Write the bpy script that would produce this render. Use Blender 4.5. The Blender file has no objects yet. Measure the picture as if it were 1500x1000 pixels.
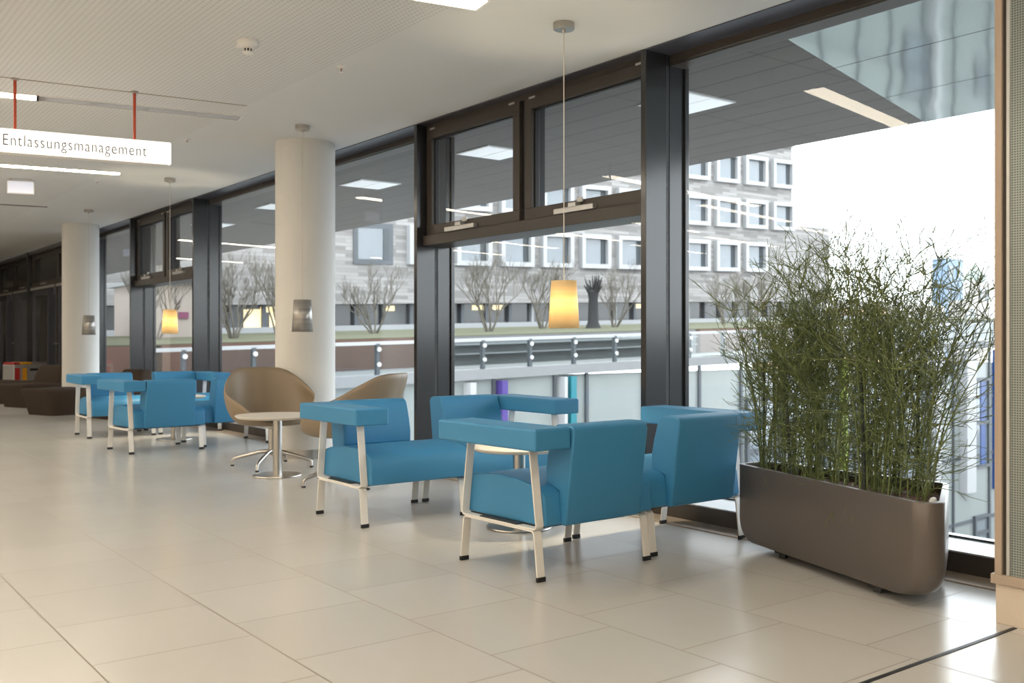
import bpy, bmesh, math, random
from mathutils import Vector, Matrix
S = bpy.context.scene
COL = S.collection
PI = math.pi
rnd = random.Random(7)

# ------------------------------------------------------------------ survey of the photograph
F_PX, HX, HY, HC = 1444.0, 750.0, 497.0, 1.1       # focal length in px, horizon, camera height
YAW = math.atan2(1098.0, F_PX)
CA, SA = math.cos(YAW), math.sin(YAW)
def on_x(px, py, X):
    """point of the vertical plane x = X seen at that place of the photograph"""
    t = (px - HX) / F_PX
    d = X / (-CA + SA * t)
    return X, d * (SA + CA * t), HC - (py - HY) * d / F_PX
def on_y(px, py, Y):
    t = (px - HX) / F_PX
    d = Y / (SA + CA * t)
    return d * (-CA + SA * t), Y, HC - (py - HY) * d / F_PX

# ------------------------------------------------------------------ materials
def mat(name, col, rough=0.5, metal=0.0, spec=0.5, emit=None, estr=0.0, trans=0.0, coat=0.0):
    m = bpy.data.materials.new(name); m.use_nodes = True
    b = m.node_tree.nodes['Principled BSDF']
    b.inputs['Base Color'].default_value = (*col, 1)
    b.inputs['Roughness'].default_value = rough
    b.inputs['Metallic'].default_value = metal
    b.inputs['Specular IOR Level'].default_value = spec
    b.inputs['Coat Weight'].default_value = coat
    if emit:
        b.inputs['Emission Color'].default_value = (*emit, 1)
        b.inputs['Emission Strength'].default_value = estr
    return m
def nt(m): return m.node_tree, m.node_tree.nodes['Principled BSDF']
def node(t, typ, **kw):
    n = t.nodes.new(typ)
    for k, v in kw.items():
        if k == 'inp':
            for i, val in v.items(): n.inputs[i].default_value = val
        else: setattr(n, k, v)
    return n
def math_n(t, op, a, b=None, c=None):
    n = t.nodes.new('ShaderNodeMath'); n.operation = op
    for i, v in enumerate((a, b, c)):
        if v is None: continue
        if isinstance(v, (int, float)): n.inputs[i].default_value = v
        else: t.links.new(v, n.inputs[i])
    return n.outputs[0]
def mixc(t, fac, a, b):
    n = t.nodes.new('ShaderNodeMix'); n.data_type = 'RGBA'
    for sock, v in ((n.inputs['Factor'], fac), (n.inputs['A'], a), (n.inputs['B'], b)):
        if isinstance(v, tuple): sock.default_value = (*v, 1)
        elif isinstance(v, (int, float)): sock.default_value = v
        else: t.links.new(v, sock)
    return n.outputs['Result']
def coords(t):
    tc = t.nodes.new('ShaderNodeTexCoord'); sp = t.nodes.new('ShaderNodeSeparateXYZ')
    t.links.new(tc.outputs['Object'], sp.inputs[0])
    return tc.outputs['Object'], sp.outputs[0], sp.outputs[1], sp.outputs[2]
def noise(t, vec, scale, detail=3.0, rough=0.5, sc=None):
    n = node(t, 'ShaderNodeTexNoise', inp={'Scale': scale, 'Detail': detail, 'Roughness': rough})
    if sc:
        mp = node(t, 'ShaderNodeMapping'); mp.inputs['Scale'].default_value = sc
        t.links.new(vec, mp.inputs[0]); vec = mp.outputs[0]
    t.links.new(vec, n.inputs['Vector'])
    return n.outputs['Fac']
def bump(t, b, h, strength, dist=0.01):
    n = node(t, 'ShaderNodeBump', inp={'Strength': strength, 'Distance': dist})
    t.links.new(h, n.inputs['Height']); t.links.new(n.outputs[0], b.inputs['Normal'])
def fine(m, amt=0.06, scale=40.0, bstr=0.0, stretch=None):
    """slight natural variation of colour and an optional fine grain"""
    t, b = nt(m); v, x, y, z = coords(t)
    c = tuple(b.inputs['Base Color'].default_value)[:3]
    f = noise(t, v, scale, 4, .6, stretch)
    t.links.new(mixc(t, f, tuple(k * (1 - amt) for k in c), tuple(min(1, k * (1 + amt)) for k in c)), b.inputs['Base Color'])
    if bstr: bump(t, b, f, bstr, .002)
    return m

M = {}
M['leather'] = fine(mat('blue_leatherette', (.044, .222, .425), .48, 0, .4), .05, 260, .12)
M['white_steel'] = fine(mat('cream_painted_steel', (.74, .72, .69), .42), .02, 30)
M['rubber'] = fine(mat('black_rubber', (.012, .012, .013), .6), .1, 60)
M['tan'] = fine(mat('tan_leatherette', (.245, .185, .122), .42, 0, .5), .05, 120, .08)
M['laminate'] = fine(mat('cream_laminate', (.66, .62, .56), .45), .02, 30)
M['chrome'] = fine(mat('brushed_chrome', (.48, .465, .44), .28, 1.0), .08, 60, 0, (1, 1, .05))
M['steel'] = fine(mat('brushed_steel', (.50, .47, .43), .3, 1.0), .10, 80, 0, (1, 1, .05))
M['frame'] = fine(mat('anthracite_coated_aluminium', (.024, .024, .026), .17, .0, .62), .06, 12)
M['frame_dk'] = fine(mat('dark_bronze_coated_aluminium', (.055, .047, .042), .38, .0, .4), .06, 12)
M['door_steel'] = fine(mat('slate_satin_steel', (.13, .135, .165), .30, .6, .5), .06, 12)
M['vent_grey'] = fine(mat('pale_grey_vent_metal', (.56, .57, .60), .5), .03, 20)
M['gasket'] = fine(mat('black_gasket', (.012, .012, .014), .5), .1, 40)
M['alu'] = fine(mat('light_grey_aluminium', (.55, .55, .55), .35, .6), .05, 30)
M['ledge'] = fine(mat('pale_coated_sill', (.62, .64, .66), .3, .2), .03, 20)
M['plaster'] = fine(mat('cream_plaster', (.70, .69, .665), .75, 0, .25), .02, 18)
M['wallpaint'] = fine(mat('cream_wall_paint', (.62, .55, .46), .8, 0, .2), .03, 6)
M['stone'] = fine(mat('stone_plinth', (.62, .53, .44), .45), .05, 14)
M['strip'] = fine(mat('stone_edge_strip', (.40, .33, .27), .4), .06, 20)
M['wood'] = fine(mat('pale_oak', (.42, .33, .26), .5), .14, 18, 0, (8, 8, .4))
M['brown_fabric'] = fine(mat('dark_brown_wool', (.050, .036, .027), .9, 0, .2), .18, 200, .2)
M['planter'] = fine(mat('taupe_metallic_lacquer', (.125, .108, .098), .33, .35, .5), .04, 90)
M['planter_in'] = fine(mat('dark_planter_lining', (.04, .034, .032), .6), .1, 40)
M['plastic_w'] = fine(mat('white_plastic', (.80, .78, .75), .4), .02, 30)
M['plastic_b'] = fine(mat('black_plastic', (.02, .02, .022), .45), .1, 40)
M['red_tube'] = fine(mat('orange_red_tube', (.52, .075, .03), .35), .05, 30)
M['sign'] = mat('illuminated_sign_acrylic', (.9, .9, .88), .35, emit=(1, .965, .91), estr=.72)
M['sign_text'] = fine(mat('grey_lettering', (.045, .04, .04), .5), .03, 40)
M['exit'] = mat('illuminated_exit_panel', (.85, .87, .95), .4, emit=(.70, .76, 1.0), estr=.3)
M['diffuser'] = mat('warm_light_diffuser', (.9, .88, .8), .5, emit=(1, .868, .68), estr=21.5)
M['bulb'] = mat('warm_bulb', (1, .9, .7), .4, emit=(1, .85, .58), estr=900)
M['cord'] = fine(mat('pale_cord', (.62, .57, .50), .5), .03, 60)
M['bark_dark'] = fine(mat('green_stake', (.030, .042, .034), .6), .15, 60)
M['grass'] = fine(mat('lawn', (.072, .074, .038), .9), .35, 3)
M['wall_white'] = fine(mat('white_render', (0.257, 0.265, 0.271), .6), .03, 2)
M['win_white'] = fine(mat('white_window_surround', (0.337, 0.341, 0.349), .5), .02, 2)
M['mull'] = fine(mat('grey_mullion', (.068, .076, .086), .45, .2), .05, 3)
M['concrete'] = fine(mat('pale_concrete', (0.177, 0.181, 0.185), .75), .08, 1.5)
M['corten'] = fine(mat('weathered_steel', (0.109, 0.057, 0.042), .8), .25, 1.2, 0, (1, 1, .3))
M['deck'] = fine(mat('terrace_deck', (0.151, 0.147, 0.143), .7), .1, 1)
M['ground'] = fine(mat('courtyard_paving', (0.135, 0.135, 0.135), .9), .15, .4)
M['dark_glass'] = fine(mat('dark_shopfront_glass', (0.037, 0.039, 0.042), .12, 0, .6), .2, .6)
M['sky_glass'] = fine(mat('pale_reflecting_glass', (0.143, 0.164, 0.185), .08, 0, .8), .25, .35)
M['shutter'] = fine(mat('slate_shutter', (0.042, 0.051, 0.058), .5), .1, 2)
M['purple'] = fine(mat('purple_panel', (0.054, 0.032, 0.177), .4), .05, 2)
M['teal'] = fine(mat('teal_panel', (0.012, 0.143, 0.177), .4), .05, 2)
M['blue'] = fine(mat('cobalt_panel', (0.006, 0.042, 0.177), .35), .08, 2)
M['lime'] = fine(mat('lime_panel', (0.177, 0.231, 0.026), .5), .08, 2)
M['lit_room'] = mat('lit_room_window', (.6, .5, .3), .5, emit=(1, .78, .42), estr=.9)
M['magenta'] = fine(mat('magenta_sign_board', (0.177, 0.042, 0.093), .5), .03, 3)
M['timber'] = fine(mat('larch_cladding', (0.344, 0.292, 0.258), .7), .12, 1.5, 0, (6, 6, .3))
M['bark'] = fine(mat('grey_bark', (0.114, 0.102, 0.084), .9), .25, 6)
M['bark_wrap'] = fine(mat('black_trunk_wrap', (.018, .018, .02), .85), .3, 8)
M['city_a'] = fine(mat('far_ochre_facade', (0.244, 0.169, 0.101), .8), .12, .4)
M['city_b'] = fine(mat('far_pale_facade', (0.278, 0.261, 0.244), .8), .08, .3)
M['city_t'] = fine(mat('far_blue_glass_tower', (0.084, 0.131, 0.194), .3), .12, .2)
M['city_r'] = fine(mat('far_green_copper', (0.206, 0.245, 0.225), .6), .1, .5)
M['red'] = fine(mat('red_flap', (.42, .03, .03), .4), .05, 20)
M['amber'] = fine(mat('amber_flap', (.80, .36, .02), .4), .05, 20)
M['gel'] = fine(mat('clear_level_gauge', (.75, .78, .8), .2), .05, 30)

def make_glass(name, tint, ior=1.45, boost=0.0):
    m = bpy.data.materials.new(name); m.use_nodes = True; t = m.node_tree
    t.nodes.remove(t.nodes['Principled BSDF'])
    o = t.nodes['Material Output']
    tr = node(t, 'ShaderNodeBsdfTransparent'); tr.inputs[0].default_value = (*tint, 1)
    gl = node(t, 'ShaderNodeBsdfGlossy'); gl.inputs['Roughness'].default_value = 0.0
    gl.inputs[0].default_value = (1, 1, 1, 1)
    lw = node(t, 'ShaderNodeLayerWeight'); lw.inputs[0].default_value = .5
    f = math_n(t, 'ADD', math_n(t, 'MULTIPLY', math_n(t, 'POWER', lw.outputs['Facing'], 5.0), .8), ior)
    f = math_n(t, 'MINIMUM', math_n(t, 'ADD', f, boost), 1.0)
    mx = node(t, 'ShaderNodeMixShader'); t.links.new(f, mx.inputs[0])
    t.links.new(tr.outputs[0], mx.inputs[1]); t.links.new(gl.outputs[0], mx.inputs[2])
    t.links.new(mx.outputs[0], o.inputs[0])
    return m
M['glass'] = make_glass('window_glass', (.965, .98, .978), .014)
M['rail_glass'] = make_glass('balustrade_glass', (.88, .92, .925), .05)

def floor_mat():
    m = mat('limestone_tiles', (.6, .5, .4), .3, 0, .8); t, b = nt(m); v, x, y, z = coords(t)
    PY, PX = .569, .545
    fy = math_n(t, 'DIVIDE', math_n(t, 'SUBTRACT', y, .883), PY)
    row = math_n(t, 'FLOOR', fy)
    fx = math_n(t, 'DIVIDE', math_n(t, 'SUBTRACT', math_n(t, 'ADD', x, 4.05), math_n(t, 'MULTIPLY', row, .363)), PX)
    colm = math_n(t, 'FLOOR', fx)
    def edge(f, w):
        fr = math_n(t, 'FRACT', f)
        d = math_n(t, 'MINIMUM', fr, math_n(t, 'SUBTRACT', 1.0, fr))
        return math_n(t, 'LESS_THAN', d, w)
    g = math_n(t, 'MAXIMUM', edge(fy, .0052), edge(fx, .0052))
    cx = node(t, 'ShaderNodeCombineXYZ'); t.links.new(colm, cx.inputs[0]); t.links.new(row, cx.inputs[1])
    wn = node(t, 'ShaderNodeTexWhiteNoise'); t.links.new(cx.outputs[0], wn.inputs['Vector'])
    n1 = noise(t, v, 1.1, 3, .5, (1, 1.8, 1))
    n2 = noise(t, v, 9, 4, .6, (1, 2.5, 1))
    k = math_n(t, 'ADD', math_n(t, 'MULTIPLY', wn.outputs['Value'], .45), math_n(t, 'MULTIPLY', n1, .55))
    base = mixc(t, k, (.50, .485, .46), (.565, .55, .53))
    base = mixc(t, math_n(t, 'MULTIPLY', n2, .22), base, (.47, .445, .405))
    t.links.new(mixc(t, g, base, (.21, .18, .145)), b.inputs['Base Color'])
    r = math_n(t, 'ADD', .20, math_n(t, 'MULTIPLY', n1, .06))
    t.links.new(math_n(t, 'ADD', r, math_n(t, 'MULTIPLY', g, .3)), b.inputs['Roughness'])
    return m
M['floor'] = floor_mat()

def ceiling_mat():
    m = mat('perforated_plasterboard', (.7, .65, .6), .85, 0, .2); t, b = nt(m); v, x, y, z = coords(t)
    P = .034
    fx = math_n(t, 'SUBTRACT', math_n(t, 'FRACT', math_n(t, 'DIVIDE', x, P)), .5)
    fy = math_n(t, 'SUBTRACT', math_n(t, 'FRACT', math_n(t, 'DIVIDE', y, P)), .5)
    r = math_n(t, 'SQRT', math_n(t, 'ADD', math_n(t, 'MULTIPLY', fx, fx), math_n(t, 'MULTIPLY', fy, fy)))
    hole = math_n(t, 'LESS_THAN', r, .24)
    zone = math_n(t, 'LESS_THAN', y, 3.05)
    n = noise(t, v, .8, 2)
    base = mixc(t, n, (.68, .685, .685), (.73, .735, .735))
    t.links.new(mixc(t, math_n(t, 'MULTIPLY', hole, zone), base, (.55, .54, .53)), b.inputs['Base Color'])
    return m
M['ceiling'] = ceiling_mat()

def plank_mat(name, a, b_, pitch, y0, seam=.06, cross=1.38, rough=.6):
    m = mat(name, a, rough, 0, .4); t, b = nt(m); v, x, y, z = coords(t)
    f = math_n(t, 'DIVIDE', math_n(t, 'SUBTRACT', y, y0), pitch)
    fr = math_n(t, 'FRACT', f)
    s1 = math_n(t, 'LESS_THAN', fr, seam)
    s2 = math_n(t, 'LESS_THAN', math_n(t, 'FRACT', math_n(t, 'DIVIDE', x, cross)), .014)
    n = noise(t, v, 1.5, 4, .6, (.4, 3, 1))
    base = mixc(t, n, a, b_)
    t.links.new(mixc(t, math_n(t, 'MAXIMUM', s1, math_n(t, 'MULTIPLY', s2, .6)), base, (.02, .02, .02)), b.inputs['Base Color'])
    bump(t, b, math_n(t, 'MULTIPLY', fr, 1.0), .25, .02)
    return m
M['soffit'] = plank_mat('grey_soffit_planks', (.052, .049, .045), (.076, .071, .066), .34, 4.80)

def polished_mat():
    m = mat('polished_soffit_sheet', (.70, .76, .75), .07, .92); t, b = nt(m); v, x, y, z = coords(t)
    f = math_n(t, 'FRACT', math_n(t, 'DIVIDE', math_n(t, 'SUBTRACT', y, 5.80), 1.02))
    s1 = math_n(t, 'LESS_THAN', f, .014)
    t.links.new(mixc(t, s1, (.70, .76, .75), (.06, .065, .07)), b.inputs['Base Color'])
    n = noise(t, v, 1.0, 1, .4, (1.5, .35, 1))
    bump(t, b, n, .10, .05)
    return m
M['polished'] = polished_mat()

def brick_mat():
    m = mat('grey_long_format_brick', (.3, .28, .26), .85, 0, .3); t, b = nt(m); v, x, y, z = coords(t)
    cx = node(t, 'ShaderNodeCombineXYZ'); t.links.new(y, cx.inputs[0]); t.links.new(z, cx.inputs[1])
    br = node(t, 'ShaderNodeTexBrick', inp={'Scale': 1.0, 'Mortar Size': .012, 'Brick Width': 1.9, 'Row Height': .24, 'Bias': -.1})
    br.inputs['Color1'].default_value = (.150, .141, .135, 1); br.inputs['Color2'].default_value = (.335, .323, .316, 1)
    br.inputs['Mortar'].default_value = (.13, .122, .118, 1)
    t.links.new(cx.outputs[0], br.inputs['Vector'])
    n = noise(t, v, .35, 4, .6, (1, .6, 2.5))
    t.links.new(mixc(t, math_n(t, 'MULTIPLY', n, .45), br.outputs['Color'], (.31, .298, .292)), b.inputs['Base Color'])
    return m
M['brick'] = brick_mat()

def board_mat():
    m = mat('grey_timber_boards', (.3, .3, .3), .8); t, b = nt(m); v, x, y, z = coords(t)
    s = math_n(t, 'LESS_THAN', math_n(t, 'FRACT', math_n(t, 'DIVIDE', z, .16)), .12)
    n = noise(t, v, 1.2, 4, .6, (1, .5, 6))
    t.links.new(mixc(t, s, mixc(t, n, (.095, .095, .098), (.165, .165, .168)), (.10, .10, .10)), b.inputs['Base Color'])
    return m
M['boards'] = board_mat()

def frost_mat():
    m = mat('frosted_pale_glazing', (.55, .59, .58), .28, 0, .5); t, b = nt(m); v, x, y, z = coords(t)
    n = noise(t, v, .5, 3, .5, (1, 1.4, .35))
    t.links.new(mixc(t, n, (.175, .196, .194), (.24, .257, .251)), b.inputs['Base Color'])
    return m
M['frost'] = frost_mat()

def perf_panel_mat():
    m = mat('perforated_metal_panel', (.5, .5, .45), .32, .5); t, b = nt(m); v, x, y, z = coords(t)
    P = .0098
    fx = math_n(t, 'SUBTRACT', math_n(t, 'FRACT', math_n(t, 'DIVIDE', x, P)), .5)
    fz = math_n(t, 'SUBTRACT', math_n(t, 'FRACT', math_n(t, 'DIVIDE', z, P)), .5)
    r = math_n(t, 'SQRT', math_n(t, 'ADD', math_n(t, 'MULTIPLY', fx, fx), math_n(t, 'MULTIPLY', fz, fz)))
    t.links.new(mixc(t, math_n(t, 'LESS_THAN', r, .27), (.30, .34, .33), (.05, .05, .05)), b.inputs['Base Color'])
    return m
M['perf'] = perf_panel_mat()

def shade_mat(name, c1, c2, transl, metal=0.0, rough=.35):
    m = bpy.data.materials.new(name); m.use_nodes = True; t = m.node_tree; b = t.nodes['Principled BSDF']
    v, x, y, z = coords(t)
    w1 = noise(t, v, 1.0, 5, .75, (.02, .02, 150))
    w2 = noise(t, v, 1.0, 2, .5, (.02, .02, 38))
    f = math_n(t, 'ADD', math_n(t, 'MULTIPLY', w1, .6), math_n(t, 'MULTIPLY', w2, .4))
    mr = node(t, 'ShaderNodeMapRange', inp={'From Min': .36, 'From Max': .64}); t.links.new(f, mr.inputs['Value'])
    c = mixc(t, mr.outputs[0], c1, c2)
    t.links.new(c, b.inputs['Base Color']); b.inputs['Roughness'].default_value = rough; b.inputs['Metallic'].default_value = metal
    if transl:
        tl = node(t, 'ShaderNodeBsdfTranslucent'); t.links.new(c, tl.inputs[0])
        mx = node(t, 'ShaderNodeMixShader', inp={0: transl})
        t.links.new(b.outputs[0], mx.inputs[1]); t.links.new(tl.outputs[0], mx.inputs[2])
        t.links.new(mx.outputs[0], t.nodes['Material Output'].inputs[0])
    return m
M['shade_lit'] = shade_mat('amber_banded_glass', (.88, .68, .38), (.98, .88, .64), .62)
M['shade_off'] = shade_mat('silver_banded_glass', (.19, .18, .165), (.52, .50, .47), 0, .45, .3)

def soil_mat():
    m = mat('bark_mulch', (.10, .05, .035), .95); t, b = nt(m); v, x, y, z = coords(t)
    vo = node(t, 'ShaderNodeTexVoronoi', inp={'Scale': 70.0}); t.links.new(v, vo.inputs['Vector'])
    t.links.new(mixc(t, vo.outputs['Color'], (.045, .022, .016), (.22, .105, .07)), b.inputs['Base Color'])
    bump(t, b, vo.outputs['Distance'], 1.0, .02)
    return m
M['soil'] = soil_mat()
def plant_mat():
    m = mat('olive_green_stems', (.09, .115, .03), .5, 0, .35); t, b = nt(m); v, x, y, z = coords(t)
    n = noise(t, v, 9, 3, .6)
    t.links.new(mixc(t, n, (.066, .098, .034), (.195, .235, .082)), b.inputs['Base Color'])
    return m
M['plant'] = plant_mat()

# ------------------------------------------------------------------ mesh helpers
class MB:
    def __init__(s): s.v = []; s.f = []
    def add(s, vs, fs):
        o = len(s.v); s.v += [tuple(p) for p in vs]; s.f += [tuple(i + o for i in f) for f in fs]; return s
    def box(s, x0, x1, y0, y1, z0, z1):
        vs = [(x, y, z) for z in (z0, z1) for y in (y0, y1) for x in (x0, x1)]
        return s.add(vs, [(0, 2, 3, 1), (4, 5, 7, 6), (0, 1, 5, 4), (2, 6, 7, 3), (0, 4, 6, 2), (1, 3, 7, 5)])
    def prism(s, poly, a, b, ax):
        """2-D outline pushed along an axis; ax='y': outline (x,z); 'x': (y,z); 'z': (x,y)"""
        n = len(poly)
        def P(p, h):
            return {'y': (p[0], h, p[1]), 'x': (h, p[0], p[1]), 'z': (p[0], p[1], h)}[ax]
        vs = [P(p, a) for p in poly] + [P(p, b) for p in poly]
        fs = [tuple(range(n))[::-1], tuple(range(n, 2 * n))] + [(i, (i + 1) % n, n + (i + 1) % n, n + i) for i in range(n)]
        return s.add(vs, fs)
    def hexa(s, p):      # eight corners, bottom four then top four, same turn
        return s.add(p, [(3, 2, 1, 0), (4, 5, 6, 7), (0, 1, 5, 4), (1, 2, 6, 5), (2, 3, 7, 6), (3, 0, 4, 7)])
    def tube(s, pts, rad, n=8, cap=True, squash=None):
        pts = [Vector(p) for p in pts]
        if isinstance(rad, (int, float)): rad = [rad] * len(pts)
        rings = []; up = None
        for i, p in enumerate(pts):
            d = (pts[min(i + 1, len(pts) - 1)] - pts[max(i - 1, 0)])
            if d.length < 1e-9: d = Vector((0, 0, 1))
            d.normalize()
            if up is None:
                up = d.orthogonal().normalized()
            else:
                up = (up - d * up.dot(d))
                up = up.normalized() if up.length > 1e-6 else d.orthogonal().normalized()
            w = d.cross(up)
            rings.append([p + (up * math.cos(2 * PI * k / n) + w * math.sin(2 * PI * k / n)) * rad[i] for k in range(n)])
        vs = [q for r in rings for q in r]; fs = []
        for i in range(len(rings) - 1):
            for k in range(n):
                fs.append((i * n + k, i * n + (k + 1) % n, (i + 1) * n + (k + 1) % n, (i + 1) * n + k))
        if cap: fs += [tuple(range(n))[::-1], tuple(range((len(rings) - 1) * n, len(rings) * n))]
        return s.add(vs, fs)
    def lathe(s, prof, n=32, c=(0, 0), cap=True):
        vs = []; fs = []
        for r, z in prof:
            vs += [(c[0] + r * math.cos(2 * PI * k / n), c[1] + r * math.sin(2 * PI * k / n), z) for k in range(n)]
        for i in range(len(prof) - 1):
            for k in range(n):
                fs.append((i * n + k, i * n + (k + 1) % n, (i + 1) * n + (k + 1) % n, (i + 1) * n + k))
        if cap: fs += [tuple(range(n))[::-1], tuple(range((len(prof) - 1) * n, len(prof) * n))]
        return s.add(vs, fs)
    def ball(s, c, r, n=16, m=10):
        prof = [(max(1e-4, r * math.sin(PI * i / m)), c[2] - r * math.cos(PI * i / m)) for i in range(m + 1)]
        return s.lathe(prof, n, (c[0], c[1]))
    def strip(s, path, y0, y1, th):
        """flat bar: path in (x,z), bar width along y, thickness th (to the left of the path)"""
        n = len(path); off = []
        for i in range(n):
            a = Vector(path[max(i - 1, 0)]); b = Vector(path[min(i + 1, n - 1)])
            d = (b - a).normalized(); off.append((path[i][0] - d.y * th, path[i][1] + d.x * th))
        poly = list(path) + off[::-1]
        vs = [(p[0], y0, p[1]) for p in poly] + [(p[0], y1, p[1]) for p in poly]
        N = 2 * n; fs = []
        for i in range(n - 1):
            j = N - 1 - i
            fs += [(i, i + 1, j - 1, j), (N + j, N + j - 1, N + i + 1, N + i)]
        for i in range(N): fs.append((i, N + i, N + (i + 1) % N, (i + 1) % N))
        return s.add(vs, fs)
    def obj(s, name, m, parent=None, smooth=False, bev=0.0, seg=2, loc=None, solid=0.0, sub=0):
        me = bpy.data.meshes.new(name); me.from_pydata(s.v, [], s.f); me.update()
        bm = bmesh.new(); bm.from_mesh(me); bmesh.ops.recalc_face_normals(bm, faces=bm.faces); bm.to_mesh(me); bm.free()
        me.materials.append(M[m] if isinstance(m, str) else m)
        o = bpy.data.objects.new(name, me); COL.objects.link(o)
        if parent: o.parent = parent
        if loc: o.location = loc
        if solid:
            q = o.modifiers.new('thickness', 'SOLIDIFY'); q.thickness = solid; q.offset = -1
        if sub:
            q = o.modifiers.new('rounding', 'SUBSURF'); q.levels = sub; q.render_levels = sub
        if bev:
            q = o.modifiers.new('edges', 'BEVEL'); q.width = bev; q.segments = seg; q.limit_method = 'ANGLE'; q.angle_limit = math.radians(32)
            q.harden_normals = True
        if smooth or bev:
            me.polygons.foreach_set('use_smooth', [True] * len(me.polygons))
            if smooth and not bev and not sub:
                sharp_by_angle(me, 40)
        return o
def sharp_by_angle(me, deg):
    bm = bmesh.new(); bm.from_mesh(me)
    for e in bm.edges:
        if len(e.link_faces) == 2 and e.calc_face_angle(0) > math.radians(deg): e.smooth = False
    bm.to_mesh(me); bm.free()
def tag(o, label=None, cat=None, group=None, kind=None):
    if label: o['label'] = label
    if cat: o['category'] = cat
    if group: o['group'] = group
    if kind: o['kind'] = kind
    return o
def empty(name, loc=(0, 0, 0), rz=0.0, label=None, cat=None, group=None, kind=None):
    o = bpy.data.objects.new(name, None); COL.objects.link(o); o.location = loc; o.rotation_euler = (0, 0, rz)
    o.empty_display_size = .1
    return tag(o, label, cat, group, kind)
def copy_tree(o, parent=None):
    c = o.copy(); COL.objects.link(c)
    if parent: c.parent = parent
    for ch in list(o.children): copy_tree(ch, c)
    return c
def place(o, loc, rz, label, group=None):
    o.location = loc; o.rotation_euler = (0, 0, rz); o['label'] = label
    if group: o['group'] = group
    return o
def structure(o, label, cat): return tag(o, label, cat, None, 'structure')

# ------------------------------------------------------------------ room shell
CZ = 2.95                    # ceiling height
YF = 4.47                    # front plane of the facade posts
XE = -34.0                   # far end of the hall
XR, YB = 9.0, -7.5
structure(MB().box(XE, XR, YB, 4.85, -.2, 0).obj('floor', 'floor'), 'cream limestone tile floor of the waiting hall', 'floor')
structure(MB().box(XE, XR, YB, YF, CZ, CZ + .25).obj('ceiling', 'ceiling'), 'cream perforated plasterboard ceiling over the whole hall', 'ceiling')
structure(MB().box(XE - .2, XR + .2, YB - .2, YB, 0, CZ + .25).obj('wall_back', 'wallpaint'), 'cream wall behind the camera', 'wall')
structure(MB().box(XE - .2, XE, YB, 4.8, 0, CZ + .25).obj('wall_left', 'wallpaint'), 'cream wall closing the far left end of the hall', 'wall')
structure(MB().box(XR, XR + .2, YB, 4.8, 0, CZ + .25).obj('wall_far_right', 'wallpaint'), 'cream wall closing the right end of the hall', 'wall')
# dark joint in the floor, stone strip before the facade, ceiling groove
structure(MB().box(-1.838, -1.822, -4.0, 3.80, 0, .0025).obj('trim_1', 'gasket'), 'thin dark expansion joint running across the floor tiles', 'floor joint')
structure(MB().box(-28, -1.95, 4.297, YF + .2, 0, .006).obj('trim_2', 'strip'), 'brown stone strip along the foot of the glass front', 'floor edge strip')
g = MB(); g.hexa([(-7.93, -.3, CZ - .003), (-7.915, -.3, CZ - .003), (-7.478, 3.05, CZ - .003), (-7.493, 3.05, CZ - .003),
                  (-7.93, -.3, CZ + .01), (-7.915, -.3, CZ + .01), (-7.478, 3.05, CZ + .01), (-7.493, 3.05, CZ + .01)])
structure(g.obj('trim_3', 'strip'), 'shadow joint across the ceiling above the hanging sign', 'ceiling joint')
# service hatch frame in the floor
h = MB(); hx0, hx1, hy0, hy1 = -4.93, -4.45, 4.02, 4.26
for a in ((hx0, hx1, hy0, hy0 + .006), (hx0, hx1, hy1 - .006, hy1), (hx0, hx0 + .006, hy0, hy1), (hx1 - .006, hx1, hy0, hy1)):
    h.box(*a, 0, .0015)
structure(h.obj('trim_4', 'mull'), 'thin metal frame of a floor hatch behind the blue chairs', 'floor hatch')

# clad wall end at the right of the picture
wr = empty('wall_right', (0, 0, 0)); structure(wr, 'wall end with perforated panel and oak edge at right of the window', 'wall')
MB().box(-1.91, 9.0, 3.83, 4.80, .0, CZ + .02).obj('core', 'wallpaint', wr)
MB().box(-1.912, 9.0, 3.815, 3.832, 0, .155).obj('stone_plinth', 'stone', wr, bev=.002)
MB().box(-1.925, 9.0, 3.80, 3.832, .155, .192).obj('skirting', 'wood', wr, bev=.002)
MB().box(-1.912, -1.884, 3.805, 3.84, .192, CZ).obj('edge_post', 'wood', wr, bev=.002)
MB().box(-1.884, -1.868, 3.818, 3.84, .192, CZ).obj('edge_channel', 'frame_dk', wr)
MB().box(-1.868, -1.855, 3.808, 3.84, .192, CZ).obj('edge_trim', 'alu', wr, bev=.002)
MB().box(-1.855, 9.0, 3.815, 3.84, .192, CZ).obj('panel', 'perf', wr)

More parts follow.
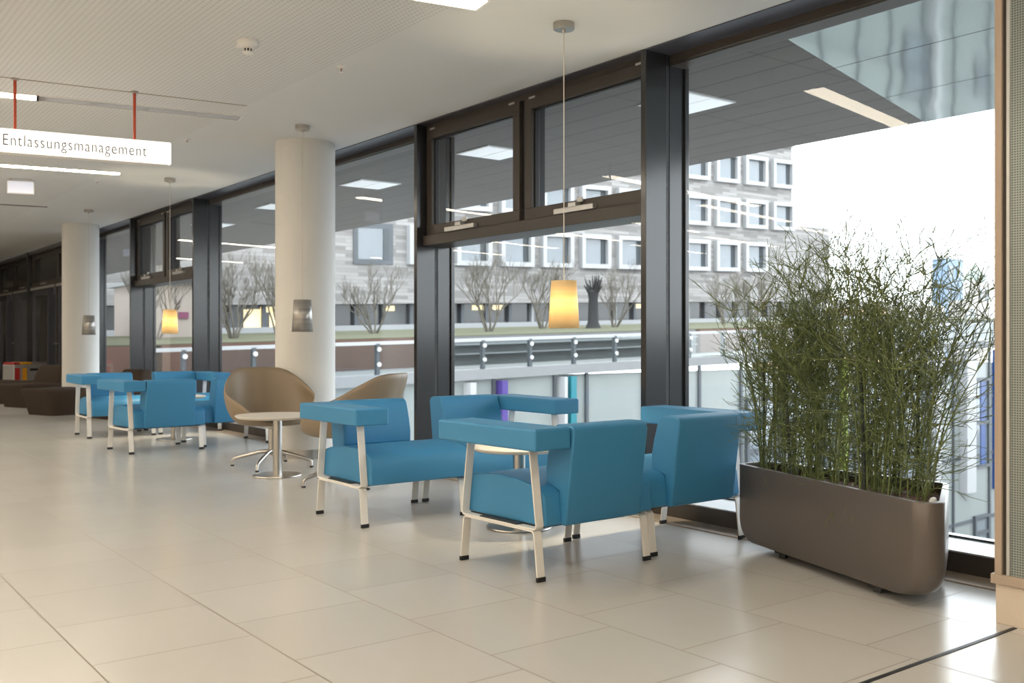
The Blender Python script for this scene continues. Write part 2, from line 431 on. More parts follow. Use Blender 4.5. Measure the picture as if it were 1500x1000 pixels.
# ------------------------------------------------------------------ glass front, one window module after another
PITCH = 2.757
FX = [-4.519 - PITCH * k for k in range(-1, 6)]      # left edge of every post, right to left
FW = .047
def post(x, parent, z0=.0):
    MB().box(x, x + FW, YF, YF + .185, z0, CZ).obj('post', 'frame', parent, bev=.003)
    MB().box(x + .004, x + FW - .004, YF + .185, YF + .215, z0, CZ).obj('gasket', 'gasket', parent)
    MB().box(x, x + FW, YF + .215, YF + .345, z0, CZ).obj('outer_post', 'frame', parent, bev=.003)
    MB().box(x - .018, x + FW + .018, YF + .345, YF + .38, z0, CZ).obj('post_frame', 'frame', parent, bev=.003)
def head_and_sill(xa, xb, parent):
    MB().box(xa, xb, YF, YF + .215, CZ - .008, CZ + .05).obj('head_soffit', 'door_steel', parent)
    MB().box(xa, xb, YF + .215, YF + .36, 2.872, CZ + .02).obj('head_frame', 'frame_dk', parent, bev=.004)
    MB().box(xa, xb, YF, YF + .36, .0, .098).obj('sill_face', 'frame_dk', parent, bev=.003)
    MB().box(xa, xb, YF + .004, YF + .36, .098, .106).obj('sill', 'ledge', parent, bev=.002)
    MB().box(xa, xb, YF + .30, YF + .36, .106, .116).obj('bottom_frame', 'frame', parent, bev=.003)
def pane(x0, x1, y, z0, z1, parent):
    return MB().box(x0, x1, y, y + .006, z0, z1).obj('glass_pane', 'glass', parent)
WLAB = {1: 'tall fixed window behind the planter', 2: 'window with two top casements behind the blue chairs', 3: 'tall fixed window right of the near column',
        4: 'tall fixed window left of the near column', 5: 'window with top casements behind the lit far pendant', 6: 'narrow view of a fixed window beside the far column'}
def casement(xa, xb, parent, lever_x):
    c = MB()
    w = .085; za, zb, ya, yb = 1.995, 2.905, YF + .09, YF + .17
    c.box(xa, xb, ya, yb, za, za + w).box(xa, xb, ya, yb, zb - w, zb).box(xa, xa + w, ya, yb, za + w, zb - w).box(xb - w, xb, ya, yb, za + w, zb - w)
    o = c.obj('casement', 'frame_dk', parent, bev=.004)
    pane(xa + w, xb - w, YF + .15, za + w, zb - w, o)
    g = MB(); t = .012
    g.box(xa + w, xa + w + t, YF + .12, YF + .15, za + w, zb - w).box(xa + w, xb - w, YF + .12, YF + .15, zb - w - t, zb - w)
    g.obj('glazing_bead', 'gasket', o)
    k = MB().box(lever_x - .20, lever_x + .22, ya - .04, ya + .002, 1.996, 2.034)
    k.obj('window_actuator', 'alu', o, bev=.004)
    a = MB().box(lever_x - .03, lever_x + .05, ya - .05, ya + .002, 2.03, 2.062).box(lever_x + .03, lever_x + .09, ya - .02, ya, 2.06, 2.095)
    a.obj('actuator_arm', 'alu', o, bev=.004)
    hg = MB().box(xa + .06, xa + .13, ya - .006, ya, zb - .012, zb + .004).box(xb - .13, xb - .06, ya - .006, ya, zb - .012, zb + .004)
    hg.obj('hinge', 'alu', o, bev=.002)
for n in range(1, 7):
    xl, xr = FX[n], FX[n - 1]
    w = empty(f'window_{n}', (0, 0, 0)); structure(w, WLAB[n], 'window')
    xr_ = min(xr, -1.90)
    post(xl, w)
    head_and_sill(xl + FW, xr_, w)
    if n in (2, 5):
        a, b = xl + FW, xr
        tr = MB().box(a, b, YF + .06, YF + .36, 1.905, 1.992).obj('transom', 'frame_dk', w, bev=.004)
        MB().box(a, b, YF + .10, YF + .29, 2.905, CZ - .008).obj('casement_head', 'frame_dk', w)
        MB().box(a, a + .012, YF + .10, YF + .29, 1.992, 2.905).obj('jamb', 'frame_dk', w)
        mid = (a + b) / 2
        casement(a + .014, mid - .03, w, a + .55)
        casement(mid + .03, b - .006, w, mid + .62)
        MB().box(mid - .03, mid + .03, YF + .12, YF + .29, 1.992, 2.905).obj('centre_post', 'gasket', w)
        pane(a, b, YF + .19, .114, 1.91, w)
    else:
        pane(xl + FW, xr_ - .02 if n == 1 else xr, YF + .19, .114, 2.88, w)
# dark doors beyond the far column
def door(n, xa, xb, lab):
    d = empty(f'door_{n}', (0, 0, 0)); structure(d, lab, 'door')
    post(xa, d)
    MB().box(xa, xb, YF + .02, YF + .29, 2.86, CZ + .02).obj('head_frame', 'frame_dk', d)
    MB().box(xa, xb, YF + .06, YF + .29, 2.12, 2.22).obj('transom', 'frame_dk', d, bev=.004)
    m = (xa + xb) / 2
    for (p, q) in ((xa + FW, m - .03), (m + .03, xb - .01)):
        l = MB(); s = .14
        l.box(p, p + s, YF + .1, YF + .17, .02, 2.12).box(q - s, q, YF + .1, YF + .17, .02, 2.12).box(p + s, q - s, YF + .1, YF + .17, .02, .22).box(p + s, q - s, YF + .1, YF + .17, 2.0, 2.12)
        lf = l.obj('door_leaf', 'door_steel', d, bev=.004)
        MB().box(p + s, q - s, YF + .13, YF + .14, .22, 2.0).obj('glass_pane', 'dark_glass', lf)
        hx = q - .07 if p < m - .5 else p + .07
        MB().tube([(hx, YF + .10, 1.02), (hx, YF + .06, 1.02), (hx + .10, YF + .06, 1.02)], .011, 8).obj('door_handle', 'chrome', lf, smooth=True)
        MB().box(p + .05, q - .05, YF + .05, YF + .1, 2.13, 2.18).obj('door_closer', 'alu', lf, bev=.006)
    MB().box(m - .03, m + .03, YF + .08, YF + .2, 0, 2.12).obj('centre_post', 'frame_dk', d)
    for x in (m - .42, m + .50):
        MB().box(x, x + .06, YF + .005, YF + .30, 0, 2.12).obj('guide_post', 'door_steel', d, bev=.004)
    for (p, q) in ((xa + FW, m), (m, xb)):
        c = MB(); s = .08
        c.box(p, q, YF + .1, YF + .18, 2.22, 2.22 + s).box(p, q, YF + .1, YF + .18, 2.78, 2.86).box(p, p + s, YF + .1, YF + .18, 2.3, 2.78).box(q - s, q, YF + .1, YF + .18, 2.3, 2.78)
        c.obj('fanlight', 'frame_dk', d, bev=.004)
        MB().box(p + s, q - s, YF + .13, YF + .14, 2.3, 2.78).obj('fanlight_pane', 'dark_glass', d)
        MB().box((p + q) / 2 - .2, (p + q) / 2 + .2, YF + .06, YF + .1, 2.225, 2.255).obj('window_actuator', 'alu', d, bev=.004)
door(1, -22.92, FX[6], 'dark double door beside the far column')
door(2, -26.56, -22.92, 'dark double door at the far left edge')
structure(MB().box(-34, -26.56, YF, YF + .3, 0, CZ + .02).obj('wall_facade_end', 'frame'), 'dark metal wall beyond the last door', 'wall')

# columns
def column(x, y, lab):
    c = empty('column', (x, y, 0), 0, lab, 'column', 'round columns along the glass front')
    MB().lathe([(.278, .085), (.278, CZ)], 64).obj('shaft', 'plaster', c, smooth=True)
    MB().lathe([(.262, 0), (.262, .085)], 64).obj('base_ring', 'chrome', c, smooth=True)
column(-8.61, 4.09, 'thick cream round column beside the tan chair and round table')
column(-8.61 - 3 * PITCH, 4.09, 'slimmer looking distant cream column behind the brown seats')

# ------------------------------------------------------------------ blue modular armchairs
def arc(c, r, a0, a1, n=6):
    return [(c[0] + r * math.cos(math.radians(a0 + (a1 - a0) * i / n)), c[1] + r * math.sin(math.radians(a0 + (a1 - a0) * i / n))) for i in range(n + 1)]
def make_chair(s):
    """s=-1: arm on the -y side, s=+1: arm on the +y side; sitter faces -x"""
    r = empty('armchair', (0, 0, 0), 0, 'x', 'chair', 'blue waiting room armchairs')
    def yy(a, b): return (a, b) if s < 0 else (-b, -a)
    def smooth_prof(p):
        return p
    seat = [(-.318, .243), (-.326, .262), (-.318, .36), (-.306, .395), (-.285, .418), (-.25, .433), (-.15, .449), (-.02, .453), (.10, .444), (.20, .430), (.255, .415), (.285, .385), (.30, .262), (.293, .243)]
    MB().prism(seat, *yy(-.325, .384), 'y').obj('seat', 'leather', r, bev=.012, seg=3)
    back = [(.232, .668), (.242, .695), (.27, .707), (.355, .707), (.381, .697), (.388, .672), (.333, .255), (.325, .243), (.292, .243), (.282, .40), (.19, .43), (.188, .50), (.205, .58)]
    MB().prism(back, *yy(-.232, .258), 'y').obj('backrest', 'leather', r, bev=.011, seg=3)
    a0, a1 = yy(-.452, -.236)
    MB().box(-.375, .372, a0, a1, .602, .700).obj('armrest', 'leather', r, bev=.011, seg=3)
    # piping lines round the top faces of arm and back
    zz = .699
    p = MB().tube([(-.366, a0 + .011, zz), (.363, a0 + .011, zz), (.363, a1 - .011, zz), (-.366, a1 - .011, zz), (-.366, a0 + .011, zz)], .0024, 6)
    p.obj('seam', 'leather', [c for c in r.children if c.name.startswith('armrest')][0], smooth=True)
    ya, yb = yy(-.372, -.326)
    up = [(-.238, .603), (-.286, .262)] + arc((-.262, .256), .025, 180, 270, 5)[1:] + [(.262 - .0, .231)] + arc((.262, .256), .025, 270, 360, 5)[1:] + [(.238, .603)]
    MB().strip(up, ya, yb, .009).obj('arm_support', 'white_steel', r, bev=.0025)
    MB().box(-.14, .14, min(ya, yb) + .004, max(ya, yb) - .004, .2305, .246).obj('frame_rail', 'plastic_b', r)
    for (p0, p1) in (yy(-.372, -.326), yy(.326, .372)):
        lo = [(-.297, .012), (-.273, .205)] + arc((-.247, .205), .026, 180, 90, 5)[1:] + [(.247, .231)] + arc((.247, .205), .026, 90, 0, 5)[1:] + [(.297, .012)]
        l = MB().strip(lo, p0, p1, -.009).obj('leg_frame', 'white_steel', r, bev=.0025)
        for q in (-.297, .297):
            d = .009 if q < 0 else -.009
            MB().box(min(q, q + d) - .003, max(q, q + d) + .003, p0 - .002, p1 + .002, 0, .022).obj('foot_cap', 'rubber', l, bev=.002)
    u = MB().box(-.24, .25, *yy(-.30, .35), .232, .243); u.obj('seat_base', 'plastic_b', r)
    return r
cN = make_chair(-1); cF = make_chair(1)
R = math.radians
g1, g2 = 'blue armchairs at the near white table', 'blue armchairs at the far white table'
place(cN, (-3.785, 3.15, 0), R(2), 'blue armchair nearest the camera, its back turned, wide arm toward us', g1)
place(cF, (-3.845, 3.942, 0), R(1), 'blue armchair beside the planter, partly behind green stems', g1)
place(copy_tree(cF), (-5.395, 3.15, 0), PI, 'blue armchair with open seat facing right, in front of the tan chairs', g1)
place(copy_tree(cN), (-5.395, 3.935, 0), PI, 'blue armchair against the dark window post, across the white table', g1)
place(copy_tree(cN), (-10.03, 3.14, 0), R(4), 'blue armchair of the far set with its back to us, wide arm at left', g2)
place(copy_tree(cF), (-10.23, 3.94, 0), R(1), 'blue armchair of the far set right beside the tan chair', g2)
place(copy_tree(cF), (-11.82, 3.24, 0), R(179), 'blue armchair farthest left, in front of the brown seats', g2)
place(copy_tree(cN), (-11.85, 4.03, 0), R(179), 'blue armchair of the far set close to the window below the lit pendant', g2)

# ------------------------------------------------------------------ round tables
def make_table(loc, lab, rt=.335, zt=.49):
    t = empty('side_table', loc, 0, lab, 'table', 'round pedestal tables')
    MB().lathe([(rt - .02, zt - .022), (rt - .004, zt - .012), (rt, zt - .004), (rt - .003, zt)], 64).obj('tabletop', 'laminate', t, smooth=True)
    MB().lathe([(.036, .012), (.036, zt - .03), (.085, zt - .03), (.085, zt - .022)], 32).obj('post', 'chrome', t, smooth=True)
    MB().lathe([(.19, 0), (.193, .004), (.19, .010), (.15, .0125), (.0005, .013)], 64, cap=False).obj('foot_plate', 'steel', t, smooth=True)
    return t
make_table((-7.5, 3.318, 0), 'round cream table on steel post in front of the tan chair')
make_table((-4.58, 3.535, 0), 'round white table half hidden between the four near blue armchairs', .285, .475)
make_table((-10.92, 3.62, 0), 'round white table hidden among the four far blue armchairs', .335, .475)

# ------------------------------------------------------------------ tan tub chairs
def make_tub():
    r = empty('tub_chair', (0, 0, 0), 0, 'x', 'chair', 'tan swivel tub chairs')
    N = 48; prof_n = 12
    vs = []; fs = []
    def rim(th):          # th: 0 at the middle of the back, pi at the front
        a = abs(th) / PI
        pts = [(0, .858), (.15, .856), (.20, .838), (.27, .785), (.40, .675), (.52, .615), (.60, .59), (.68, .545), (.80, .45), (.88, .42), (1.0, .412)]
        for (a0, z0), (a1, z1) in zip(pts, pts[1:]):
            if a <= a1 + 1e-9:
                k = (a - a0) / (a1 - a0); return z0 + (z1 - z0) * k
        return pts[-1][1]
    def rad(th):
        a = abs(th) / PI
        return .365 + .045 * math.sin(min(1, a / .62) * PI) - .03 * max(0, (a - .7) / .3)
    for k in range(N):
        th = -PI + 2 * PI * k / N
        h, R_ = rim(th), rad(th)
        for i in range(prof_n + 1):
            u = i / prof_n
            if u <= .42:
                q = u / .42; rr = .26 * q; z = .385 + .012 * q * q
            else:
                q = (u - .42) / .58
                rr = .26 + (R_ * .93 - .26) * math.sin(q * PI / 2) ** .9
                z = .397 + (h - .397) * q ** 1.45
            lean = .10 * max(0, (z - .5) / .35) * max(0, math.cos(th))
            vs.append((-(rr + lean) * math.cos(th), rr * math.sin(th), z))
    P = prof_n + 1
    for k in range(N):
        for i in range(prof_n):
            a, b = k * P + i, ((k + 1) % N) * P + i
            if i == 0: fs.append((a, a + 1, b + 1))
            else: fs.append((a, a + 1, b + 1, b))
    sh = MB(); sh.add(vs, fs)
    me = sh.obj('shell', 'tan', r, smooth=True, solid=.028, sub=1)
    bm = bmesh.new(); bm.from_mesh(me.data); bmesh.ops.remove_doubles(bm, verts=bm.verts, dist=.0005)
    bmesh.ops.recalc_face_normals(bm, faces=bm.faces); bm.to_mesh(me.data); bm.free()
    me.modifiers['thickness'].offset = 1
    MB().lathe([(.245, .395), (.27, .41), (.272, .425), (.25, .445), (.15, .452), (.001, .455)], 40, cap=False).obj('seat_pad', 'tan', r, smooth=True)
    MB().lathe([(.03, .10), (.03, .33), (.10, .345), (.10, .362)], 24).obj('stem', 'chrome', r, smooth=True)
    for k in range(4):
        a = PI / 4 + .17 + k * PI / 2
        p = lambda q, z: (q * math.cos(a), q * math.sin(a), z)
        l = MB().tube([p(.02, .135), p(.10, .128), p(.28, .083), p(.335, .066), p(.352, .05), p(.354, .012)], [.019, .018, .014, .0135, .0125, .0125], 10).obj('leg', 'chrome', r, smooth=True)
        MB().lathe([(.015, 0), (.016, .014)], 14, p(.354, 0)[:2]).obj('glide', 'rubber', l, smooth=True)
    return r
tub = make_tub()
place(tub, (-8.05, 3.51, 0), R(-8), 'tan tub chair with open front toward us, left of the cream table', 'tan tub chairs')
place(copy_tree(tub), (-6.74, 3.55, 0), R(212), 'tan tub chair turned away, its back rising behind a blue armchair', 'tan tub chairs')

# ------------------------------------------------------------------ planter with green stems
pl = empty('potted_plant', (0, 0, 0), 0, 'tall green leafless shrub in a long taupe planter on castors by the window', 'potted plant')
corner = [(-3.44, 4.118, .05), (-2.035, 3.664, .075), (-2.385, 4.33, .05), (-3.44, 4.33, .06)]
def round_poly(c, n=8):
    out = []
    for i, (x, y, r) in enumerate(c):
        p = Vector((x, y)); a = Vector(c[i - 1][:2]) - p; b = Vector(c[(i + 1) % len(c)][:2]) - p
        a.normalize(); b.normalize(); ang = a.angle(b); t = r / math.tan(ang / 2)
        p0, p1 = p + a * t, p + b * t
        cen = p + (a + b).normalized() * (r / math.sin(ang / 2))
        e0, e1 = p0 - cen, p1 - cen; a0 = math.atan2(e0.y, e0.x); a1 = math.atan2(e1.y, e1.x)
        d = (a1 - a0 + PI) % (2 * PI) - PI
        out += [(cen.x + r * math.cos(a0 + d * k / n), cen.y + r * math.sin(a0 + d * k / n)) for k in range(n + 1)]
    return out
outline = round_poly(corner)
fdir = Vector((1.435, -.463)).normalized()
us = [Vector(p).dot(fdir) for p in outline]; umin, umax = min(us), max(us)
def shrink(poly, d, inset=0.0):
    """pull both ends of the outline in along its long direction, and inset it a little"""
    c = Vector((sum(p[0] for p in poly) / len(poly), sum(p[1] for p in poly) / len(poly))); out = []
    for p in poly:
        v = Vector(p); u = v.dot(fdir); lo, hi = umin + d, umax - d
        k = (u - umin) / (umax - umin); nu = lo + k * (hi - lo)
        w = v + fdir * (nu - u)
        if inset:
            q = (c - w); w = w + q.normalized() * min(inset, q.length * .5)
        out.append((w.x, w.y))
    return out
Z0, Z1, RB = .045, .442, .12
rings = []
for k in range(9):
    a = PI / 2 * k / 8
    rings.append((shrink(outline, RB * (1 - math.sin(a)), .02 * (1 - math.sin(a)) ** 2), Z0 + RB * (1 - math.cos(a))))
rings += [(outline, .30), (outline, Z1 - .004)]
body = MB(); n = len(outline); vs = []; fs = []
inner = round_poly([(-3.415, 4.136, .035), (-2.088, 3.708, .055), (-2.40, 4.308, .035), (-3.415, 4.308, .04)])
rings += [(shrink(outline, .002, .002), Z1), (inner, Z1), (inner, Z1 - .10)]
for poly, z in rings: vs += [(p[0], p[1], z) for p in poly]
for i in range(len(rings) - 1):
    for k in range(n): fs.append((i * n + k, i * n + (k + 1) % n, (i + 1) * n + (k + 1) % n, (i + 1) * n + k))
fs.append(tuple(range(n))[::-1]); fs.append(tuple(range((len(rings) - 1) * n, len(rings) * n)))
body.add(vs, fs)
pot = body.obj('planter', 'planter', pl, smooth=True)
so = MB(); so.prism([(p[0], p[1]) for p in inner], Z1 - .099, Z1 - .040, 'z'); so.obj('soil', 'soil', pl)
for (cx, cy) in ((-3.12, 4.085), (-2.45, 3.865), (-2.56, 4.21), (-3.15, 4.25)):
    c = MB().box(cx - .022, cx + .022, cy - .012, cy + .012, .0, .03).box(cx - .04, cx + .035, cy - .022, cy + .022, .022, .056)
    c.obj('castor', 'plastic_b', pl, bev=.006)
MB().lathe([(.016, Z1 - .045), (.018, Z1 - .02), (.012, Z1 - .008), (.002, Z1 - .004)], 14, (-2.225, 3.915)).obj('water_gauge', 'gel', pl, smooth=True)
zs = Z1 - .045
def edge_pts(u, w):
    """u along the planter 0..1, w across 0 (front)..1 (back)"""
    fx, fy = -3.385 + u * (-2.20 + 3.385), 4.165 + u * (3.80 - 4.165)
    bx, by = -3.385 + u * (-2.42 + 3.385), 4.285
    return fx + (bx - fx) * w, fy + (by - fy) * w
def limb(mb, p, d, length, r0, r1, nseg, curl, rr, drop=0.0):
    pts = [p.copy()]; rad = [r0]; q = p.copy(); dd = d.normalized()
    axis = Vector((rr.uniform(-1, 1), rr.uniform(-1, 1), rr.uniform(-.3, .3)))
    for i in range(nseg):
        dd = (dd + dd.cross(axis) * curl * rr.uniform(.3, 1.2) + Vector((0, 0, drop))).normalized()
        q = q + dd * (length / nseg); q.x = min(q.x, -1.985); pts.append(q.copy()); rad.append(r0 + (r1 - r0) * (i + 1) / nseg)
    mb.tube(pts, rad, 4, cap=False)
    return pts, dd
rr = random.Random(31)
clumps = [(.06, .5, .62, .93), (.22, .45, .78, 1.00), (.36, .55, 1.0, 1.10), (.52, .45, 1.0, 1.06), (.68, .5, 1.0, 1.12), (.82, .45, 1.0, 1.10), (.95, .5, .8, 1.03)]
for ci, (u, w, dens, hh) in enumerate(clumps):
    mb = MB()
    for sidx in range(int(19 * dens)):
        uu = min(.985, max(.015, u + rr.gauss(0, .05))); ww = min(.92, max(.10, w + rr.gauss(0, .22)))
        x, y = edge_pts(uu, ww)
        p = Vector((x, y, zs - .01)); H = hh * rr.uniform(.55, 1.0)
        ln = Vector((rr.gauss(0, .06) + (u - .5) * .12, rr.gauss(0, .06), 1))
        r0 = rr.uniform(.0026, .0052)
        pts, dd = limb(mb, p, ln, H, r0, r0 * .45, 8, .07, rr)
        # side shoots up the stem
        for i in range(1, 9):
            fr = i / 8
            nshoot = 1 if i == 1 else (3 if fr < .3 or fr > .6 else 2)
            for q in range(nshoot + (2 if i == 8 else 0)):
                a = rr.uniform(0, 2 * PI); el = rr.uniform(.15, 1.1)
                base = pts[i] if i == 8 else pts[i].lerp(pts[i - 1], rr.random())
                d = Vector((math.cos(a) * math.cos(el), math.sin(a) * math.cos(el) * .8, math.sin(el)))
                L = rr.uniform(.08, .20) * (1.15 if fr > .6 else 1.0)
                tp, td = limb(mb, base, d, L, .0022, .0014, 3, .28, rr, .02 if fr > .5 else -.10)
                for k in range(3 if fr > .6 else 2):
                    a2 = rr.uniform(0, 2 * PI)
                    d2 = (td + Vector((math.cos(a2), math.sin(a2), rr.uniform(-.2, .8))) * .8)
                    limb(mb, tp[-1 - (k % 2)], d2, rr.uniform(.05, .12), .0016, .0011, 2, .25, rr)
    mb.obj('shrub', 'plant', pl)
# long outlying shoots
mb = MB()
for (u, w, z, d, L) in ((.95, .4, 1.12, (.3, .1, .85), .30), (.9, .5, .95, (.6, -.2, .3), .30), (.97, .5, .72, (.8, .1, .1), .30), (.99, .5, .62, (.7, .2, -.2), .28),
                        (.02, .5, .80, (-.8, -.2, .35), .30), (.02, .5, .62, (-.85, -.3, .0), .28), (.02, .5, .95, (-.7, -.1, .35), .30), (.62, .4, 1.3, (-.1, 0, 1), .32),
                        (.60, .05, .46, (.05, -.12, -.2), .20), (.645, .02, .45, (.12, -.15, -.35), .17), (.69, .02, .46, (.02, -.2, -.5), .16)):
    x, y = edge_pts(u, w); tp, td = limb(mb, Vector((x, y, z)), Vector(d), L, .0027, .0015, 6, .16, rr, -.08 if z < .5 else .02)
    for k in range(4):
        limb(mb, tp[2 + k % 4], td + Vector((rr.uniform(-1, 1), rr.uniform(-.6, .6), rr.uniform(-.4, .9))), rr.uniform(.06, .14), .0015, .0009, 3, .25, rr)
mb.obj('shrub', 'plant', pl)
for (u, w, dx, h) in ((.145, .25, -.02, .66), (.25, .2, -.04, .58), (.70, .12, -.03, .70), (.04, .5, -.01, .58), (.92, .75, .0, .62)):
    x, y = edge_pts(u, w)
    MB().tube([(x, y, zs - .01), (x + dx, y + .01, zs + h)], .0078, 8).obj('stake', 'bark_dark', pl, smooth=True)

# ------------------------------------------------------------------ brown lounge seats and bin at the far left
def pouf_poly(w, d, k):
    return round_poly([(-w / 2, -d / 2, .09), (w / 2 - k, -d / 2, .09), (w / 2, d / 2 - k, .09), (-w / 2 + k, d / 2, .09)], 5)
def make_pouf(name, loc, rz, w, d, lab, back=False):
    r = empty(name, loc, rz, lab, 'seat', 'dark brown lounge seats')
    top = pouf_poly(w, d, .14); n = len(top); mb = MB(); vs = []; fs = []
    prof = [(.80, 0), (.81, .02), (.96, .28), (1.0, .345), (.985, .37), (.95, .382)]
    for s, z in prof: vs += [(p[0] * s, p[1] * s, z) for p in top]
    for i in range(len(prof) - 1):
        for k in range(n): fs.append((i * n + k, i * n + (k + 1) % n, (i + 1) * n + (k + 1) % n, (i + 1) * n + k))
    fs += [tuple(range(n))[::-1], tuple(range((len(prof) - 1) * n, len(prof) * n))]
    mb.add(vs, fs); mb.obj('seat', 'brown_fabric', r, smooth=True)
    if back:
        b = MB(); q = [(-w * .40, -.14), (w * .40, -.14), (w * .34, .12), (-w * .34, .12)]
        rows = []
        for s, z, sh in ((1, .375, 0), (.97, .50, .03), (.90, .60, .055), (.82, .655, .065), (.70, .672, .07)):
            rows.append([(p[0] * s, d * .30 + p[1] * (s * .9) + sh, z) for p in round_poly([(*c, .06) for c in q], 4)])
        m = len(rows[0]); b.add([p for r_ in rows for p in r_], [(i * m + k, i * m + (k + 1) % m, (i + 1) * m + (k + 1) % m, (i + 1) * m + k) for i in range(len(rows) - 1) for k in range(m)] + [tuple(range(m))[::-1], tuple(range((len(rows) - 1) * m, len(rows) * m))])
        b.obj('backrest', 'brown_fabric', r, smooth=True)
    return r
make_pouf('ottoman', (-15.62, 3.50, 0), R(20), .95, .75, 'backless dark brown ottoman in front of the distant column')
make_pouf('lounge_seat', (-17.68, 3.60, 0), R(22), .95, .9, 'dark brown lounge seat with low back left of the distant column', True)
make_pouf('ottoman', (-18.98, 3.36, 0), R(35), 1.0, .8, 'backless dark brown ottoman at the left edge, before the bin')
make_pouf('lounge_seat', (-14.45, 4.00, 0), R(8), .95, .75, 'dark brown lounge seat peeking out behind the far blue armchairs', True)
bn = empty('recycling_bin', (-20.8, 4.03, 0), R(20), 'steel recycling bin with red and amber lids by the dark doors', 'bin')
MB().box(-.19, .19, -.34, .34, .0, .62).obj('body', 'alu', bn, bev=.015)
for i, (a, b, m) in enumerate(((-.34, -.20, 'red'), (-.19, .03, 'amber'), (.04, .34, 'steel'))):
    MB().box(-.18, .18, a + .005, b - .005, .62, .665).obj('lid', m, bn, bev=.012)
MB().box(.185, .196, -.02, .30, .50, .545).obj('slot', 'plastic_b', bn)
MB().box(.185, .193, -.32, -.22, .06, .56).obj('front_label', 'red', bn); MB().box(.185, .193, -.17, -.08, .06, .56).obj('front_label', 'amber', bn)

# ------------------------------------------------------------------ ceiling fittings
def pendant(x, y, lit, lab):
    p = empty('pendant_lamp', (x, y, 0), 0, lab, 'lamp', 'pendant lamps along the glass front')
    MB().lathe([(.062, CZ), (.062, CZ - .036), (.058, CZ - .040), (.012, CZ - .040), (.010, CZ - .056), (.006, CZ - .058)], 32).obj('ceiling_rose', 'steel', p, smooth=True)
    MB().tube([(0, 0, CZ - .055), (0, 0, 1.425)], .0028, 6).obj('cord', 'cord', p, smooth=True)
    sh = MB().lathe([(.0915, 1.166), (.0745, 1.443)], 48, cap=False).obj('lamp_shade', 'shade_lit' if lit else 'shade_off', p, smooth=True, solid=.0035)
    MB().lathe([(.02, 1.43), (.02, 1.36), (.016, 1.35)], 16).obj('socket', 'steel', p, smooth=True)
    r = MB()
    for k in range(3):
        a = k * 2 * PI / 3 + .4
        r.tube([(0, 0, 1.432), (.0715 * math.cos(a), .0715 * math.sin(a), 1.440)], .0018, 5)
    r.obj('shade_ring', 'steel', p, smooth=True)
    MB().ball((0, 0, 1.30), .034).obj('bulb', 'bulb' if lit else 'plastic_w', p, smooth=True)
pendant(-4.409, 3.734, True, 'lit amber pendant lamp nearest the camera, over the blue armchairs')
pendant(-7.892, 3.722, False, 'unlit silver pendant lamp hanging before the near column')
pendant(-11.388, 3.725, True, 'lit amber pendant lamp hanging over the far blue armchairs')
pendant(-14.846, 3.705, False, 'unlit small silver pendant lamp before the distant column')

ANG = R(-10.5)            # run of the recessed fittings: along +y, turned a little to +x
def strip_light(x, y, L, lab, group=None, W=.165):
    e = empty('ceiling_light', (x, y, CZ), ANG, lab, 'ceiling light', group)
    f = MB(); t = .018
    f.box(-W / 2 - t, W / 2 + t, -t * 0, t, -.006, .01).box(-W / 2 - t, W / 2 + t, -L - t, -L, -.006, .01)
    f.box(-W / 2 - t, -W / 2, -L, 0, -.006, .01).box(W / 2, W / 2 + t, -L, 0, -.006, .01)
    f.obj('light_trim', 'plastic_w', e)
    MB().box(-W / 2, W / 2, -L, 0, -.003, .004).obj('diffuser', 'diffuser', e)
    return e
dx, dy = math.sin(-ANG), math.cos(ANG)
strip_light(-4.44, 3.165, 3.4, 'recessed strip light at top edge of photo, above the pendant')
# strip with an unlit louvre slot at its window end
strip_light(-7.93 - dx * 1.545, 3.188 - dy * 1.545, 3.4, 'lit recessed strip light above the hanging sign, at far left edge')
v = empty('air_vent', (-7.93, 3.19, CZ), ANG, 'long grey louvred air slot in ceiling right of the lit strip', 'air vent')
f = MB(); f.box(-.10, .10, -.018, 0, -.006, .01).box(-.10, -.082, -1.53, -.018, -.006, .01).box(.082, .10, -1.53, -.018, -.006, .01).box(-.10, .10, -1.545, -1.527, -.006, .01)
f.obj('vent_frame', 'plastic_w', v)
MB().box(-.082, .082, -1.527, -.018, -.003, .008).obj('vent_backing', 'alu', v)
for k in range(4):
    y0 = -.03 - k * .375
    MB().box(-.06, .06, y0 - .33, y0, -.0055, -.002).obj('vent_louvre', 'vent_grey', v)
strip_light(-11.40, 3.17, 3.4, 'lit recessed strip light just below the hanging sign')
v = empty('air_vent', (-14.886, 3.17, CZ), ANG, 'thin dark ceiling slot near the distant column', 'air vent')
MB().box(-.03, .03, -2.2, 0, -.004, .006).obj('vent_slot', 'mull', v)
MB().box(-.05, -.03, -2.2, 0, -.006, .006).obj('vent_frame', 'plastic_w', v)
strip_light(-18.3, 3.1, 3.2, 'smallest recessed strip light far along the ceiling')
k = 0
HALL_FILL = [(-1.0, 3.1), (2.3, 2.6), (-19.6, -1.6), (-22.3, 2.8)]  # unseen strips added beyond the view to brighten the hall
HALL_FILL += [(4.4, 2.6), (6.6, 2.6), (8.2, -.9), (6.2, -.9), (4.2, -.9), (7.2, -4.2), (5.2, -4.2), (3.2, -4.2)]
HALL_FILL += [(2.2 - 1.9 * q, -.9) for q in range(11)] + [(1.3 - 1.9 * q, -4.2) for q in range(9)]
for (x, y) in HALL_FILL:
    strip_light(x, y, 2.7, 'recessed strip light added out of view to light the hall', 'added strip lights out of view that light the hall')

